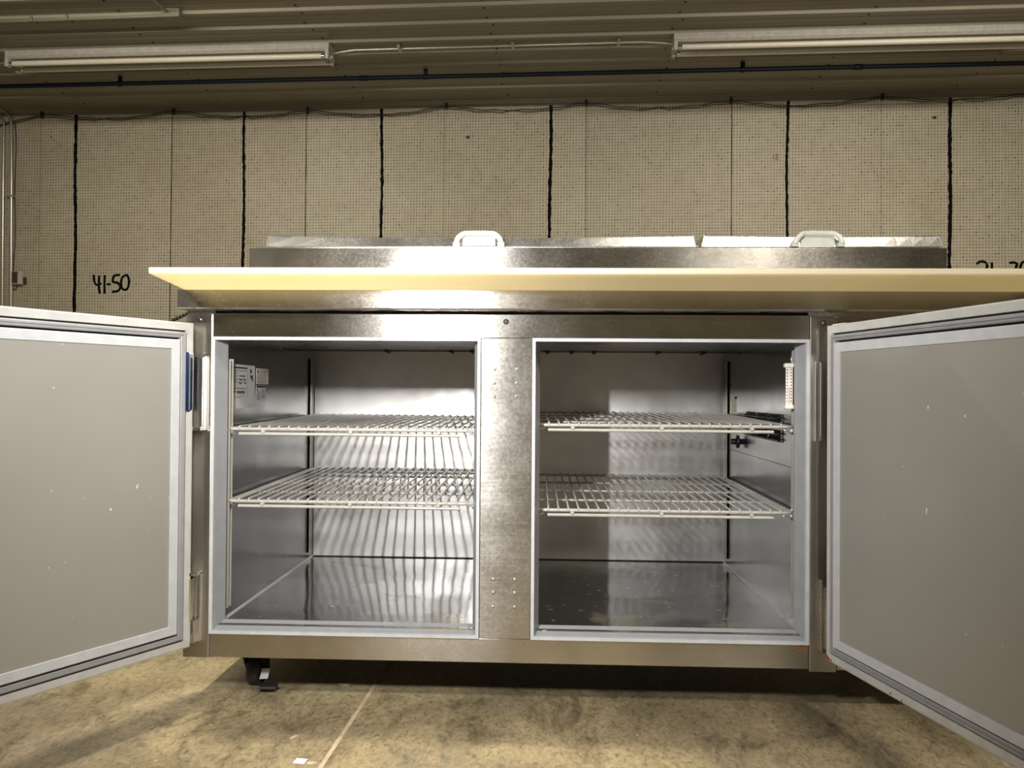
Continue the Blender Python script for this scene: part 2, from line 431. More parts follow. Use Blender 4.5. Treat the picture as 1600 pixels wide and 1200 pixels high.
m.build('marker_scribble', 'faint', wall, ROOM)

# drooping cable pair along the top of the wall
cab = thing('cable_run', 'thin black cable pair drooping between clips along the top of the pegboard wall', 'cable', (-.8, WALLY - .02, 3.15), ROOM)
P = [(-5.40, 3.05), (-5.047, 3.083), (-4.661, 3.156), (-4.385, 3.134), (-4.087, 3.117), (-3.762, 3.128), (-3.439, 3.167), (-3.118, 3.127), (-2.799, 3.11), (-2.511, 3.121), (-2.225, 3.149), (-1.884, 3.115), (-1.562, 3.103), (-1.265, 3.125), (-1.004, 3.164), (-.738, 3.131), (-.435, 3.12), (-.107, 3.13), (.196, 3.168), (.488, 3.129), (.809, 3.117), (1.128, 3.133), (1.407, 3.159), (1.654, 3.133), (1.915, 3.111), (2.329, 3.135), (2.637, 3.171), (2.943, 3.144), (3.247, 3.138), (3.549, 3.147), (3.80, 3.168), (4.4, 3.12), (5.0, 3.165)]
for k in range(2):
    pts = [(x, WALLY - .016 - .008 * k, z - (.020 * k * (1 if i % 16 else .2)) - .004 * math.sin(i * 2.1 + k)) for i, (x, z) in enumerate(smooth_path(P, 4))]
    m = MB(); m.tube(pts, .0034, 6); m.build('wire', 'cable', cab, ROOM)
for x, z in ((-4.661, 3.156), (-3.439, 3.167), (-2.225, 3.149), (-1.004, 3.164), (.196, 3.168), (1.407, 3.159), (2.637, 3.171), (3.8, 3.168)):
    m = MB(); m.box(x - .009, x + .009, WALLY - .03, WALLY, z - .028, z + .03); m.build('clip', 'black', cab, ROOM, bevel=.003)

# dark blue air line under the ceiling
pipe = thing('air_line', 'dark navy pipe hung under the ceiling between the lights and the back wall', 'pipe', (-.4, 4.2, 3.148), ROOM)
m = MB(); m.tube([(RX0, 4.20, 3.146), (RX1, 4.20, 3.146)], .0165, 12); m.build('tube', 'pipe_dark', pipe, ROOM)
for x in (-3.53, -1.06, 1.355, 3.9):
    m = MB(); m.box(x - .016, x + .016, 4.196, 4.204, 3.146, CEIL)
    m.tube(arc((x - .014, 4.20, 3.146), .021, 0, 2 * PI, 14, (0, 1, 0), (0, 0, 1)), .002, 5)
    m.lathe((x - .014, 4.20, 3.146), (1, 0, 0), [(0, .0205), (.028, .0205)], 14)
    m.build('hanger', 'pipe_dark', pipe, ROOM)
for x in (-1.55, 2.2):
    m = MB(); m.lathe((x - .03, 4.20, 3.146), (1, 0, 0), [(0, .0165), (.002, .021), (.058, .021), (.06, .0165)], 14); m.build('coupling', 'pipe_dark', pipe, ROOM)

# strip lights, two unlit tubes each
def fixture(x0, label):
    x1 = x0 + 2.42
    t = thing('strip_light', label, 'ceiling light', (x0, 3.73, CEIL - .07), ROOM, None)
    m = MB(); m.extrude_x([(3.665, 3.189), (3.795, 3.189), (3.80, 3.15), (3.78, 3.132), (3.68, 3.132), (3.66, 3.15)], x0, x1); m.build('housing', 'fixture', t, ROOM, bevel=.002)
    for yy in (3.672, 3.782):
        m = MB(); m.tube([(x0 + .045, yy, 3.092), (x1 - .045, yy, 3.092)], .019, 14); tb = m.build('tube', 'tube', t, ROOM)
        for xx in (x0 + .03, x1 - .053):
            m = MB(); m.lathe((xx, yy, 3.092), (1, 0, 0), [(0, .018), (.002, .0192), (.023, .0192)], 14)
            m.build('end_cap', 'chrome', tb, ROOM)
        for xx in (x0 - .004, x1 - .022):
            m = MB(); m.box(xx, xx + .026, yy - .02, yy + .02, 3.068, 3.14); m.build('lamp_holder', 'fixture', t, ROOM, bevel=.003)
    for xx in (x0 - .004, x1):
        m = MB(); m.box(xx, xx + .004, 3.655, 3.80, 3.128, 3.19); m.build('end_plate', 'fixture', t, ROOM, bevel=.001)
    for xx in (x0 + .5, x0 + 1.9):
        m = MB(); m.box(xx, xx + .05, 3.69, 3.77, 3.185, CEIL); m.build('mount', 'conduit', t, ROOM)
    return t
fixture(-4.08, 'two-tube strip light hung under the ceiling above the hand-painted number 41-50')
fixture(.775, 'two-tube strip light at upper right, running out of the right edge of the frame')
cd = thing('conduit', 'thin metal conduit on the ceiling joining the two strip lights', 'conduit', (-.4, 3.77, 3.196), ROOM)
m = MB(); m.tube([(-1.66, 3.785, 3.16), (-1.58, 3.785, 3.172), (-1.5, 3.78, 3.178), (.55, 3.765, 3.178), (.64, 3.765, 3.172), (.775, 3.765, 3.16)], .009, 10); m.build('tube', 'conduit', cd, ROOM)
for x in (-1.17, -.35, .4):
    m = MB(); m.box(x - .01, x + .01, 3.73, 3.82, 3.168, 3.192); m.build('strap', 'conduit', cd, ROOM)
cd = thing('junction_box', 'small metal junction box on the ceiling at upper left with conduits running off it', 'electrical box', (-2.56, 3.2, CEIL - .04), ROOM)
m = MB(); m.box(-2.62, -2.50, 3.16, 3.24, CEIL - .058, CEIL - .001); m.lathe((-2.545, 3.159, CEIL - .03), (0, -1, 0), [(0, .012), (.002, .012), (.003, .008)], 10); m.build('box', 'painted_conduit', cd, ROOM, bevel=.004)
m = MB(); m.tube([(-2.62, 3.21, CEIL - .028), (-5.4, 3.24, CEIL - .028)], .010, 10); m.build('conduit', 'painted_conduit', cd, ROOM)
m = MB(); m.tube([(-2.58, 3.16, CEIL - .024), (-2.585, 3.10, CEIL - .03), (-2.60, 1.2, CEIL - .03)], .010, 10); m.build('conduit', 'painted_conduit', cd, ROOM)
for x in (-3.55, -3.3, -4.4):
    m = MB(); m.box(x - .008, x + .008, 3.20, 3.26, CEIL - .042, CEIL - .001); m.build('strap', 'painted_conduit', cd, ROOM)

# vertical conduits at the left end of the back wall
v = thing('wall_conduit', 'metal conduit bending at the top, the one nearer the small brown box', 'conduit', (-4.94, WALLY - .03, 0), ROOM)
m = MB(); m.tube([(-5.40, WALLY - .03, 3.17), (-5.12, WALLY - .03, 3.20)] + smooth_path([(-5.041, WALLY - .03, 3.205), (-4.992, WALLY - .03, 3.185), (-4.958, WALLY - .03, 3.145), (-4.942, WALLY - .03, 3.083), (-4.93, WALLY - .03, 2.6)], 4) + [(-4.918, WALLY - .03, 1.4), (-4.916, WALLY - .03, .02)], .0125, 10); m.build('tube', 'conduit', v, ROOM)
m = MB(); m.box(-4.965, -4.905, WALLY - .046, WALLY, 2.42, 2.438); m.build('strap', 'conduit', v, ROOM)
v = thing('wall_conduit', 'inner metal conduit at the very left edge of the back wall', 'conduit', (-5.0, WALLY - .03, 0), ROOM)
m = MB(); m.tube([(-5.40, WALLY - .03, 3.11), (-5.09, WALLY - .03, 3.16)] + smooth_path([(-5.05, WALLY - .03, 3.155), (-5.022, WALLY - .03, 3.115), (-5.01, WALLY - .03, 3.055), (-5.008, WALLY - .03, 2.6)], 4) + [(-5.0, WALLY - .03, 1.4), (-5.0, WALLY - .03, .02)], .0115, 10); m.build('tube', 'conduit', v, ROOM)
v = thing('wall_box', 'small brown and almond box with a looped cord on the pegboard beside the conduits', 'wall box', (-4.86, WALLY, 1.65), ROOM)
m = MB(); m.box(-4.90, -4.815, WALLY - .045, WALLY, 1.635, 1.752); m.build('housing', 'almond', v, ROOM, bevel=.004)
m = MB(); m.box(-4.897, -4.848, WALLY - .05, WALLY - .043, 1.645, 1.746); m.build('cover', 'brown_plate', v, ROOM, bevel=.001)
m = MB(); m.box(-4.815, -4.795, WALLY - .02, WALLY, 1.64, 1.70); m.build('bracket', 'brown_plate', v, ROOM)
m = MB(); m.tube(smooth_path([(-4.87, WALLY - .02, 1.64), (-4.88, WALLY - .02, 1.60), (-4.90, WALLY - .02, 1.595), (-4.925, WALLY - .015, 1.63), (-4.915, WALLY - .012, 1.8), (-4.90, WALLY - .012, 2.1), (-4.912, WALLY - .012, 2.5), (-4.905, WALLY - .012, 2.9), (-4.92, WALLY - .012, 3.1)], 5), .004, 6); m.build('cord', 'cable', v, ROOM)

# ------------------------------------------------------------------ the refrigerated prep table
T = thing('prep_table', 'stainless steel refrigerated prep table on casters with both doors wide open', 'prep table', (.12, .35, 0))
XL, XR = -.785, 1.035
X1, X2, X3, X4, X5 = -.7265, -.1307, -.0178, .5786, .6363
Z0, Z1, Z2, Z3 = .111, .164, .819, .871
DB = .80
def part(m, name, mat, parent=None, **k): return m.build(name, mat, parent or T, **k)
# body shell (outer sides, back, base, insulation)
m = MB()
m.box(XL, X1 + .0005, .002, DB, Z0, .90); m.v, m.f, m.mi, m.sm = [], [], [], []
m.box(XL, -.722, .002, DB, Z0, .90)                 # left wall
m.box(.578, XR, .004, DB, Z0, .90)                 # compressor side
m.box(-.722, .578, .739, DB, Z0, .90)              # back
m.box(-.722, .578, .02, .739, .828, .90)           # top
part(m, 'cabinet_shell', 'steel_plain')
m = MB(); m.box(-.722, .578, .0205, .739, Z0, .174); part(m, 'base_pan', 'rubber')  # base coloured black to cut bounced light and deepen the shade underneath
# liner sheets
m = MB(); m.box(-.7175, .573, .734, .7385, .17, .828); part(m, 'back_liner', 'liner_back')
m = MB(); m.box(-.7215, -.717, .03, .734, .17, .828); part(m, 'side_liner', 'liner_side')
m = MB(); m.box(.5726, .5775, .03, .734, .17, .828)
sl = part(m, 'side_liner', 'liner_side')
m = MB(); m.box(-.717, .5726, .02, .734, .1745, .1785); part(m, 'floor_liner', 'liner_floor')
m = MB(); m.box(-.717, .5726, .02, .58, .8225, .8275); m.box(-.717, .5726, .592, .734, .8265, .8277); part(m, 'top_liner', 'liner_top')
m = MB(); m.box(-.717, .5726, .575, .583, .8185, .8235)
for x in (-.45, -.26, -.2, .02, .09, .155, .34, .47):
    m.box(x - .006, x + .006, .55, .57, .816, .8232, 1); m.box(x - .003, x + .003, .572, .60, .814, .8232, 1)
part(m, 'support_rail', ['liner_top', 'black'])
m = MB(); m.box(-.717, .5726, .7315, .734, .1785, .1815); part(m, 'back_seam', 'dark_gap')
# sealant fillets along the floor of the cavity
m = MB()
m.add([(-.717, .05, .1835), (-.712, .05, .1788), (-.717, .734, .1835), (-.712, .734, .1788)], [(0, 1, 3, 2)])
part(m, 'sealant_bead', 'grey_vinyl'); m = MB()
m.add([(.5726, .05, .1825), (.5686, .05, .1788), (.5726, .734, .1825), (.5686, .734, .1788)], [(0, 2, 3, 1)])
part(m, 'sealant_bead', 'grey_vinyl')
# shelf on the back wall foot: dirty strip
m = MB(); m.box(-.717, .5726, .7325, .7342, .179, .192); lab(part(m, 'stained_strip', 'debris'), 'dirty yellowed strip') if False else None
# face frame
m = MB(); m.box(X1, X4, 0, .02, Z2, Z3); m.box(X5, XR, 0, .02, Z2, Z3)
hd = part(m, 'header_rail', 'steel', bevel=.0012)
m = MB(); m.box(X1, X4, 0, .02, Z0, Z1); part(m, 'bottom_rail', 'steel', bevel=.0015)
m = MB(); m.box(XL, X1 - .0008, -.003, .02, Z0, .8695); part(m, 'stile', 'steel_vertical', bevel=.0012)
m = MB(); m.box(X4 + .0008, X5, -.004, .02, Z0 - .004, .868); part(m, 'stile', 'steel_vertical', bevel=.0012)
m = MB(); m.box(X5 + .001, X5 + .0035, -.006, .02, .835, .868); part(m, 'seam_strip', 'chrome')
m = MB(); m.box(X2 + .0008, X3 - .0008, -.0025, .03, Z1 + .0005, Z2 - .0005); mul = part(m, 'mullion', 'steel_scratched', bevel=.0012)
# compressor bay panel with louvres behind the right door
m = MB(); m.box(X5 + .002, XR, -.002, .02, Z0, Z2 - .002)
for k in range(14): m.extrude_x([(-.002, .2 + k * .022), (-.012, .2 + k * .022), (-.002, .214 + k * .022)], X5 + .06, XR - .06)
part(m, 'compressor_panel', 'steel', bevel=.0008)
# screws
def screw(x, z, y, mat='chrome', r=.0042, hole=False):
    m = MB()
    if hole: m.lathe((x, y + .001, z), (0, -1, 0), [(0, r * 1.5), (.0016, r * 1.5)], 14, 1)
    m.lathe((x, y, z), (0, -1, 0), [(0, r), (.0022, r * .92), (.0034, r * .5), (.0036, r * .1)], 14, 0)
    return part(m, 'screw', [mat, 'dark_gap'])
for x, z in ((-.100, .751), (-.052, .751), (-.100, .721), (-.053, .721), (-.100, .692), (-.053, .692), (-.100, .294), (-.053, .294), (-.100, .265), (-.053, .265), (-.100, .2345), (-.053, .2345)):
    screw(x, z, -.0025, 'pilaster', .0034)
screw(-.076, .855, 0, hole=True); screw(-.753, .857, -.003, hole=True); screw(.607, .855, -.004, hole=True)
# vinyl throat around each opening
def throat(x0, x1):
    z0, z1 = Z1, Z2
    m = MB(); b = .007; d = .042; s = .010
    o = [(x0, z0), (x1, z0), (x1, z1), (x0, z1)]
    a = [(x0 + b, z0 + b), (x1 - b, z0 + b), (x1 - b, z1 - b), (x0 + b, z1 - b)]
    i = [(x0 + b + s, z0 + b + .012), (x1 - b - s, z0 + b + .012), (x1 - b - s, z1 - b + .004), (x0 + b + s, z1 - b + .004)]
    for k in range(4):
        k2 = (k + 1) % 4
        q = lambda p, y: (p[0], y, p[1])
        # bezel
        m.add([q(o[k], -.005), q(o[k2], -.005), q(a[k2], -.005), q(a[k], -.005), q(o[k], .006), q(o[k2], .006)], [(0, 1, 2, 3), (0, 4, 5, 1)], 0)
        m.add([q(a[k], -.005), q(a[k2], -.005), q(a[k2], .004), q(a[k], .004)], [(0, 1, 2, 3)], 0)
        # sloping throat with a fine step
        mid = [((a[j][0] * .55 + i[j][0] * .45), (a[j][1] * .55 + i[j][1] * .45)) for j in range(4)]
        m.add([q(a[k], .004), q(a[k2], .004), q(mid[k2], .022), q(mid[k], .022)], [(0, 1, 2, 3)], 1)
        m.add([q(mid[k], .022), q(mid[k2], .022), q(i[k2], d), q(i[k], d)], [(0, 1, 2, 3)], 1)
        m.add([q(i[k], d), q(i[k2], d), q((i[k2][0], i[k2][1] - (.004 if k == 0 else 0)), d + .002), q((i[k][0], i[k][1] - (.004 if k == 0 else 0)), d + .002)], [(0, 1, 2, 3)], 1)
    return part(m, 'opening_trim', ['white_vinyl', 'grey_vinyl'])
throat(X1, X2); throat(X3, X4)
# slotted pilasters
def pilaster(x, y, z0, z1, face):       # face: direction the slots look (+1/-1 along x)
    m = MB(); t = .004; w = .016
    m.box(min(x, x + face * t), max(x, x + face * t), y - w / 2, y + w / 2, z0, z1)
    m.box(min(x, x + face * .009), max(x, x + face * .009), y - w / 2, y - w / 2 + .0012, z0, z1)
    m.box(min(x, x + face * .009), max(x, x + face * .009), y + w / 2 - .0012, y + w / 2, z0, z1)
    k = z0 + .012
    while k < z1 - .01:
        m.box(min(x + face * t, x + face * (t + .0004)), max(x + face * t, x + face * (t + .0004)), y - .003, y + .003, k, k + .005, 1); k += .0127
    return part(m, 'pilaster', ['pilaster', 'dark_gap'])
pilaster(-.7168, .063, .205, .772, 1); pilaster(-.7168, .690, .20, .80, 1)
pilaster(.5724, .063, .205, .80, -1); pilaster(.5724, .690, .20, .80, -1)
for xx, f in ((-.1255, -1), (-.0235, 1)):
    pilaster(xx, .045, .195, .745, f)
for xx, f in ((-.08, -1), (-.064, 1)):
    pilaster(xx, .715, .195, .745, f)
m = MB(); m.box(-.1255, -.0235, .03, .0395, .19, .80); part(m, 'pilaster_bracket', 'pilaster')
m = MB(); m.box(-.08, -.064, .70, .734, .19, .80); part(m, 'pilaster_bracket', 'pilaster')
m = MB(); m.box(-.0125, -.003, .046, .058, .672, .744); part(m, 'cover_strip', 'cap_white', bevel=.002)
# wire shelf clips
def clip(x, y, z, f):
    m = MB(); m.tube([(x, y - .006, z - .016), (x + f * .01, y - .008, z - .012), (x + f * .022, y - .008, z - .007), (x + f * .03, y - .006, z - .0055)], .0012, 6)
    m.tube([(x, y + .005, z - .016), (x + f * .012, y + .004, z - .010), (x + f * .026, y + .002, z - .0055)], .0012, 6)
    m.box(min(x, x + f * .006), max(x, x + f * .006), y - .007, y + .007, z - .012, z + .006)
    part(m, 'shelf_clip', 'chrome')
for z in (.612, .449):
    clip(-.7125, .063, z, 1); clip(-.7125, .69, z + .008, 1); clip(-.1295, .045, z, -1)
for z in (.627, .437):
    clip(.568, .063, z, -1); clip(.568, .69, z + .008, -1); clip(-.0195, .045, z, 1)
# labels on the left inner wall
xw = -.7168
def sticker(m, y0, y1, z0, z1, mi=0): m.box(xw, xw + .0004, y0, y1, z0, z1, mi)
m = MB(); sticker(m, .078, .226, .657, .762)
def bar(m, y0, y1, z0, z1, mi=1, x=xw + .0004): m.box(x, x + .0002, y0, y1, z0, z1, mi)
bar(m, .085, .175, .7525, .7565)
for k, (a, b_) in enumerate(((.083, .172), (.083, .115), (.083, .118), (.083, .125), (.083, .17))): bar(m, a, b_, .747 - k * .0068, .7482 - k * .0068)
for k, (a, b_) in enumerate(((.127, .137), (.14, .162), (.127, .145), (.15, .168), (.125, .14), (.158, .168))): bar(m, a, b_, .7335 - (k // 2) * .009, .7365 - (k // 2) * .009)
bar(m, .083, .172, .7045, .706); bar(m, .085, .105, .695, .699)
for k in range(16): bar(m, .112 + k * .0031, .1135 + k * .0031 + (.0012 if k % 3 else 0), .693, .6995)
bar(m, .083, .165, .687, .6885, 2); bar(m, .083, .13, .683, .6842)
m.add([(xw + .0006, .19, .738), (xw + .0006, .212, .738), (xw + .0006, .212, .720)], [(0, 1, 2)], 1)
bar(m, .177, .178, .685, .758)
m.lathe((xw + .0004, .199, .748), (1, 0, 0), [(0, .006), (.0002, .006)], 14, 1)
lab(part(m, 'rating_label', ['paper', 'ink', 'yellow_ink']), 'large white rating label with a warning triangle')
m = MB(); sticker(m, .236, .322, .717, .757)
m.lathe((xw + .0004, .247, .748), (1, 0, 0), [(0, .0045), (.0002, .0045)], 10, 1)
for k in range(9): bar(m, .24 + (.02 if k < 3 else 0), .317 - (k % 3) * .006, .7495 - k * .0038, .7505 - k * .0038)
lab(part(m, 'notice_label', ['cream_paper', 'ink']), 'small cream notice label')
m = MB(); sticker(m, .236, .302, .673, .713); bar(m, .238, .30, .7075, .7125)
bar(m, .27, .297, .679, .705, 2); bar(m, .238, .245, .700, .705)
for k in range(5): bar(m, .238, .266, .6965 - k * .0045, .698 - k * .0045)
lab(part(m, 'wiring_label', ['paper', 'ink', 'blue_ink']), 'small white label with a blue panel')
# right inner wall: seam, vent, sticker, probe
xr = .5726
m = MB(); m.box(xr - .0004, xr, .06, .70, .5335, .5347); part(m, 'liner_seam', 'dark_gap')
m = MB(); m.box(xr - .0006, xr, .585, .648, .641, .686)
for z in (.677, .650): m.box(xr - .0008, xr - .0006, .589, .644, z, z + .007, 1)
for z in (.670, .665, .660): m.box(xr - .0008, xr - .0006, .593, .635, z, z + .0012, 2)
lab(part(m, 'sticker', ['paper', 'yellow_ink', 'ink']), 'yellow and white sticker')
def vent(y0, y1, z0, z1):
    m = MB(); d = .010
    m.box(xr - .0008, xr, y0, y1, z0, z1, 1)
    nc = 3; w = (y1 - y0) / nc
    for c in range(nc):
        a, b_ = y0 + c * w + .004, y0 + (c + 1) * w - .004
        for r in range(2):
            zz = z0 + (z1 - z0) * r / 2; h = (z1 - z0) / 2
            # one louvre blade, hooded
            m.add([(xr - .001, a, zz + h - .002), (xr - .001, b_, zz + h - .002), (xr - d, b_, zz + h * .35), (xr - d, a, zz + h * .35), (xr - d, b_, zz + h * .25), (xr - d, a, zz + h * .25), (xr - .001, a, zz + h - .006), (xr - .001, b_, zz + h - .006)],
                  [(0, 1, 2, 3), (3, 2, 4, 5), (5, 4, 7, 6), (0, 3, 5, 6), (1, 7, 4, 2)], 0)
            m.lathe((xr - .001, a - .003, zz + h - .003), (-1, 0, 0), [(0, .0028), (.002, .0022)], 8, 2)
            m.lathe((xr - .001, a - .003, zz + .004), (-1, 0, 0), [(0, .0028), (.002, .0022)], 8, 2)
    return part(m, 'vent_grille', ['black', 'dark_gap', 'chrome'])
vent(.16, .475, .622, .653); vent(.16, .475, .586, .615)
m = MB(); m.lathe((xr, .525, .566), (-1, 0, 0), [(0, .008), (.008, .008), (.010, .018), (.015, .019), (.017, .009), (.030, .008), (.033, .005)], 16); part(m, 'probe_plug', 'black')
m = MB(); m.lathe((xr, .60, .69), (-1, 0, 0), [(0, .004), (.003, .004)], 10); part(m, 'wall_plug', 'black')

# apron under the board, table top, raised rail
m = MB()
m.extrude_x([(-.04, .880), (-.04, .918), (-.039, .9183), (-.034, .9175), (-.033, .905), (DB, .905), (DB, .897), (.02, .897), (.02, .8735), (.012, .8735), (.012, .8765), (-.036, .8765), (-.038, .878)], -.789, 1.039)
part(m, 'worktop', 'steel')
m = MB(); m.box(XL + .004, XR - .004, .010, .03, .868, .8765); part(m, 'shadow_gap', 'dark_gap')
HY = .13
m = MB(); m.box(-.697, .937, HY, .735, .905, 1.042); part(m, 'raised_rail', 'steel', bevel=.0015)
m = MB(); m.box(-.68, .92, HY + .012, .72, 1.042, 1.046)
part(m, 'rail_top_flange', 'steel_plain')
def lid(x0, x1, hx, sag=.004):
    y0, y1 = HY + .02, .66; zb = 1.0462; h = .030; n = 16
    m = MB(); V = []; F = []
    for i in range(n + 1):
        t = i / n; x = x0 + (x1 - x0) * t; xt = x0 + .006 + (x1 - x0 - .012) * t
        zt = zb + h - .003 - sag * math.sin(PI * t)
        bow = .006 * math.sin(PI * t)
        V += [(x, y0, zb), (x, y0 - .001, zb + .003), (xt, y0 + .002 + bow * .4, zt), (xt, y0 + .008 + bow * .4, zt + .0012), (xt, y1, zt + .004), (x, y1, zb)]
    for i in range(n):
        for k in range(5): F.append((i * 6 + k, (i + 1) * 6 + k, (i + 1) * 6 + k + 1, i * 6 + k + 1))
    m.add(V, F, 0)
    # end walls stand slightly proud of the top, open folded corners
    for xe, s in ((x0, 1), (x1, -1)):
        a = xe + s * .006
        V = [(xe, y0 - .002, zb), (a, y0 + .001, zb + h), (a, y1, zb + h), (xe, y1, zb), (xe + s * .0016, y0 - .002, zb), (a + s * .0016, y0 + .001, zb + h), (a + s * .0016, y1, zb + h), (xe + s * .0016, y1, zb)]
        m.add(V, [(0, 1, 2, 3), (4, 7, 6, 5), (0, 4, 5, 1), (1, 5, 6, 2), (3, 2, 6, 7)], 0)
        m.box(min(a + s * .002, a + s * .05), max(a + s * .002, a + s * .05), y0 + .016, y0 + .04, zb + h - .0015, zb + h + .0006, 1)
    L_ = part(m, 'lid', ['lid_steel', 'black'])
    # clear grip
    yh = y0 - .012; hw = .047
    pts = [(hx - hw - .006, y0 + .002, zb + .005), (hx - hw - .007, yh + .004, zb + .009), (hx - hw - .002, yh, zb + .020), (hx - hw + .008, yh + .002, zb + .029), (hx - hw + .02, yh + .004, zb + .032)]
    pts += [(2 * hx - p[0], p[1], p[2]) for p in pts[::-1]]
    m = MB(); m.tube(smooth_path([tuple(p) for p in pts], 4), .0065, 12)
    for sx in (-1, 1): m.box(hx + sx * (hw + .006) - .008, hx + sx * (hw + .006) + .008, y0 - .012, y0 + .004, zb + .0005, zb + .010)
    m.box(hx - hw + .008, hx + hw - .008, y0 - .004, y0 - .002, zb + .003, zb + .027)
    g = part(m, 'lid_handle', 'handle', L_); lab(g, 'clear plastic handle')
    return L_
lid(-.665, .365, -.149); lid(.378, .938, .648, .002)
m = MB(); m.box(.3685, .3745, HY + .05, .66, 1.0462, 1.060); part(m, 'lid_divider', 'steel_plain')
m = MB(); m.lathe((.3715, HY + .045, 1.052), (0, -1, 0), [(0, .004), (.006, .004), (.008, .002)], 10); part(m, 'divider_pin', 'cap_white')
m = MB(); m.box(-.697, .937, .735, .775, .905, 1.06); part(m, 'lid_hinge_rail', 'steel_plain', bevel=.002)

# casters
def caster(x, y):
    m = MB(); m.box(x - .045, x + .045, y - .045, y + .045, .103, .1108); m.lathe((x, y, .103), (0, 0, -1), [(0, .027), (.010, .03), (.013, .022)], 18)
    for s in (-1, 1):
        V = []; pr = [(-.028, .094), (.022, .094), (.030, .07), (.034, .034), (.026, .024), (.012, .03), (-.010, .06)]
        k = len(pr); xs = x + s * .020
        V = [(xs, y + a + .012, b_) for a, b_ in pr] + [(xs + s * .0035, y + a + .012, b_) for a, b_ in pr]
        m.add(V, [tuple(range(k)), tuple(range(2 * k - 1, k - 1, -1))] + [(i, (i + 1) % k, k + (i + 1) % k, k + i) for i in range(k)])
    c = part(m, 'caster', 'black', bevel=.001)
    m = MB(); m.lathe((x - .0135, y + .026, .037), (1, 0, 0), [(-.004, .026), (-.002, .033), (.004, .037), (.023, .037), (.029, .033), (.031, .026)], 26)
    m.build('wheel', 'rubber', c)
    m = MB(); m.lathe((x - .022, y + .026, .037), (1, 0, 0), [(0, .007), (.044, .007)], 10); m.build('axle', 'chrome', c)
    return c
c = caster(-.672, .118)
m = MB(); m.extrude_x([(.080, .010), (.082, .016), (.10, .020), (.10, .012)], -.645, -.606); m.build('brake_pedal', 'rubber', c, bevel=.002)
m = MB(); m.add([(-.640, .088, .056), (-.620, .086, .058), (-.624, .080, .036), (-.644, .082, .034)], [(0, 1, 2, 3)]); lab(m.build('tag', 'paper', c), 'white paper tag')
caster(-.645, .66); caster(.93, .105); caster(.93, .66)

# ------------------------------------------------------------------ doors
def door(P, d, nrm, flip, blue):
    """P hinge corner (inner face plane), d unit dir along width, nrm inner normal"""
    Wd = .662; zb, zt = .143, .846; TH_ = .046
    P = Vector((P[0], P[1], 0)); d = Vector((d[0], d[1], 0)).normalized(); n = Vector((nrm[0], nrm[1], 0)).normalized(); up = Vector((0, 0, 1))
    def ring(m, i0, i1, n0, n1, mi=0):
        # mitred frame between inset i0 (outer) and i1 (inner); n0/n1: heights of outer / inner edge
        def c(i): return [(i, zb + i), (Wd - i, zb + i), (Wd - i, zt - i), (i, zt - i)]
        A, B = c(i0), c(i1)
        for k in range(4):
            k2 = (k + 1) % 4
            V = [P + d * A[k][0] + up * A[k][1] + n * n0, P + d * A[k2][0] + up * A[k2][1] + n * n0, P + d * B[k2][0] + up * B[k2][1] + n * n1, P + d * B[k][0] + up * B[k][1] + n * n1]
            m.add(V, [(0, 1, 2, 3)], mi)
    m = MB(); m.obox(P, d, n, up, 0, Wd, -TH_, -.012, zb, zt)
    ring(m, 0, 0, -.012, 0, 0); ring(m, 0, .003, 0, .0012, 1); ring(m, .003, .017, .0012, .0012, 1); ring(m, .017, .018, .0012, -.004, 1); ring(m, .018, .06, -.008, -.008, 2)
    D = part(m, 'door', ['steel_plain', 'door_pan', 'dark_gap'])
    # rounded top lip of the pan
    m = MB(); ring(m, .020, .0215, -.006, .006, 0); ring(m, .0215, .024, .006, .0085, 0); ring(m, .024, .0275, .0085, .0085, 0); ring(m, .0275, .0285, .0085, .005, 0); ring(m, .0285, .031, .005, .0055, 0); ring(m, .031, .0335, .0055, .004, 0); ring(m, .0335, .034, .004, -.006, 0)
    m.build('gasket', 'gasket', D)
    m = MB(); ring(m, .0385, .0385, -.008, .010); ring(m, .0385, .0405, .010, .0125); ring(m, .0405, .058, .0125, .0125); ring(m, .058, .0585, .0125, .0095)
    m.build('liner_frame', 'white_vinyl', D)
    m = MB(); m.obox(P, d, n, up, .0582, Wd - .0582, -.004, .0095, zb + .0582, zt - .0582)
    m.build('inner_panel', 'door_panel', D)
    # top return lip and handle pull on the outside
    m = MB(); m.obox(P, d, n, up, .02, Wd - .02, -TH_ - .006, -TH_, zt - .03, zt - .002); m.obox(P, d, n, up, Wd - .03, Wd - .002, -TH_ - .03, -TH_, zb + .02, zt - .02)
    m.build('handle', 'steel_plain', D, bevel=.003)
    return D, P, d, n
DL, P, d, n = door((-.757, -.03), (-.499, -.867), (.867, -.499), False, True)
DR, P2, d2, n2 = door((.606, -.03), (.233, -.973), (-.973, -.233), True, False)
up = Vector((0, 0, 1))
m = MB(); m.obox(P, d, n, up, -.004, .02, -.046, -.020, .66, .785); lab(m.build('hinge_cover', 'blue_film', DL, bevel=.003), 'blue plastic hinge cover')
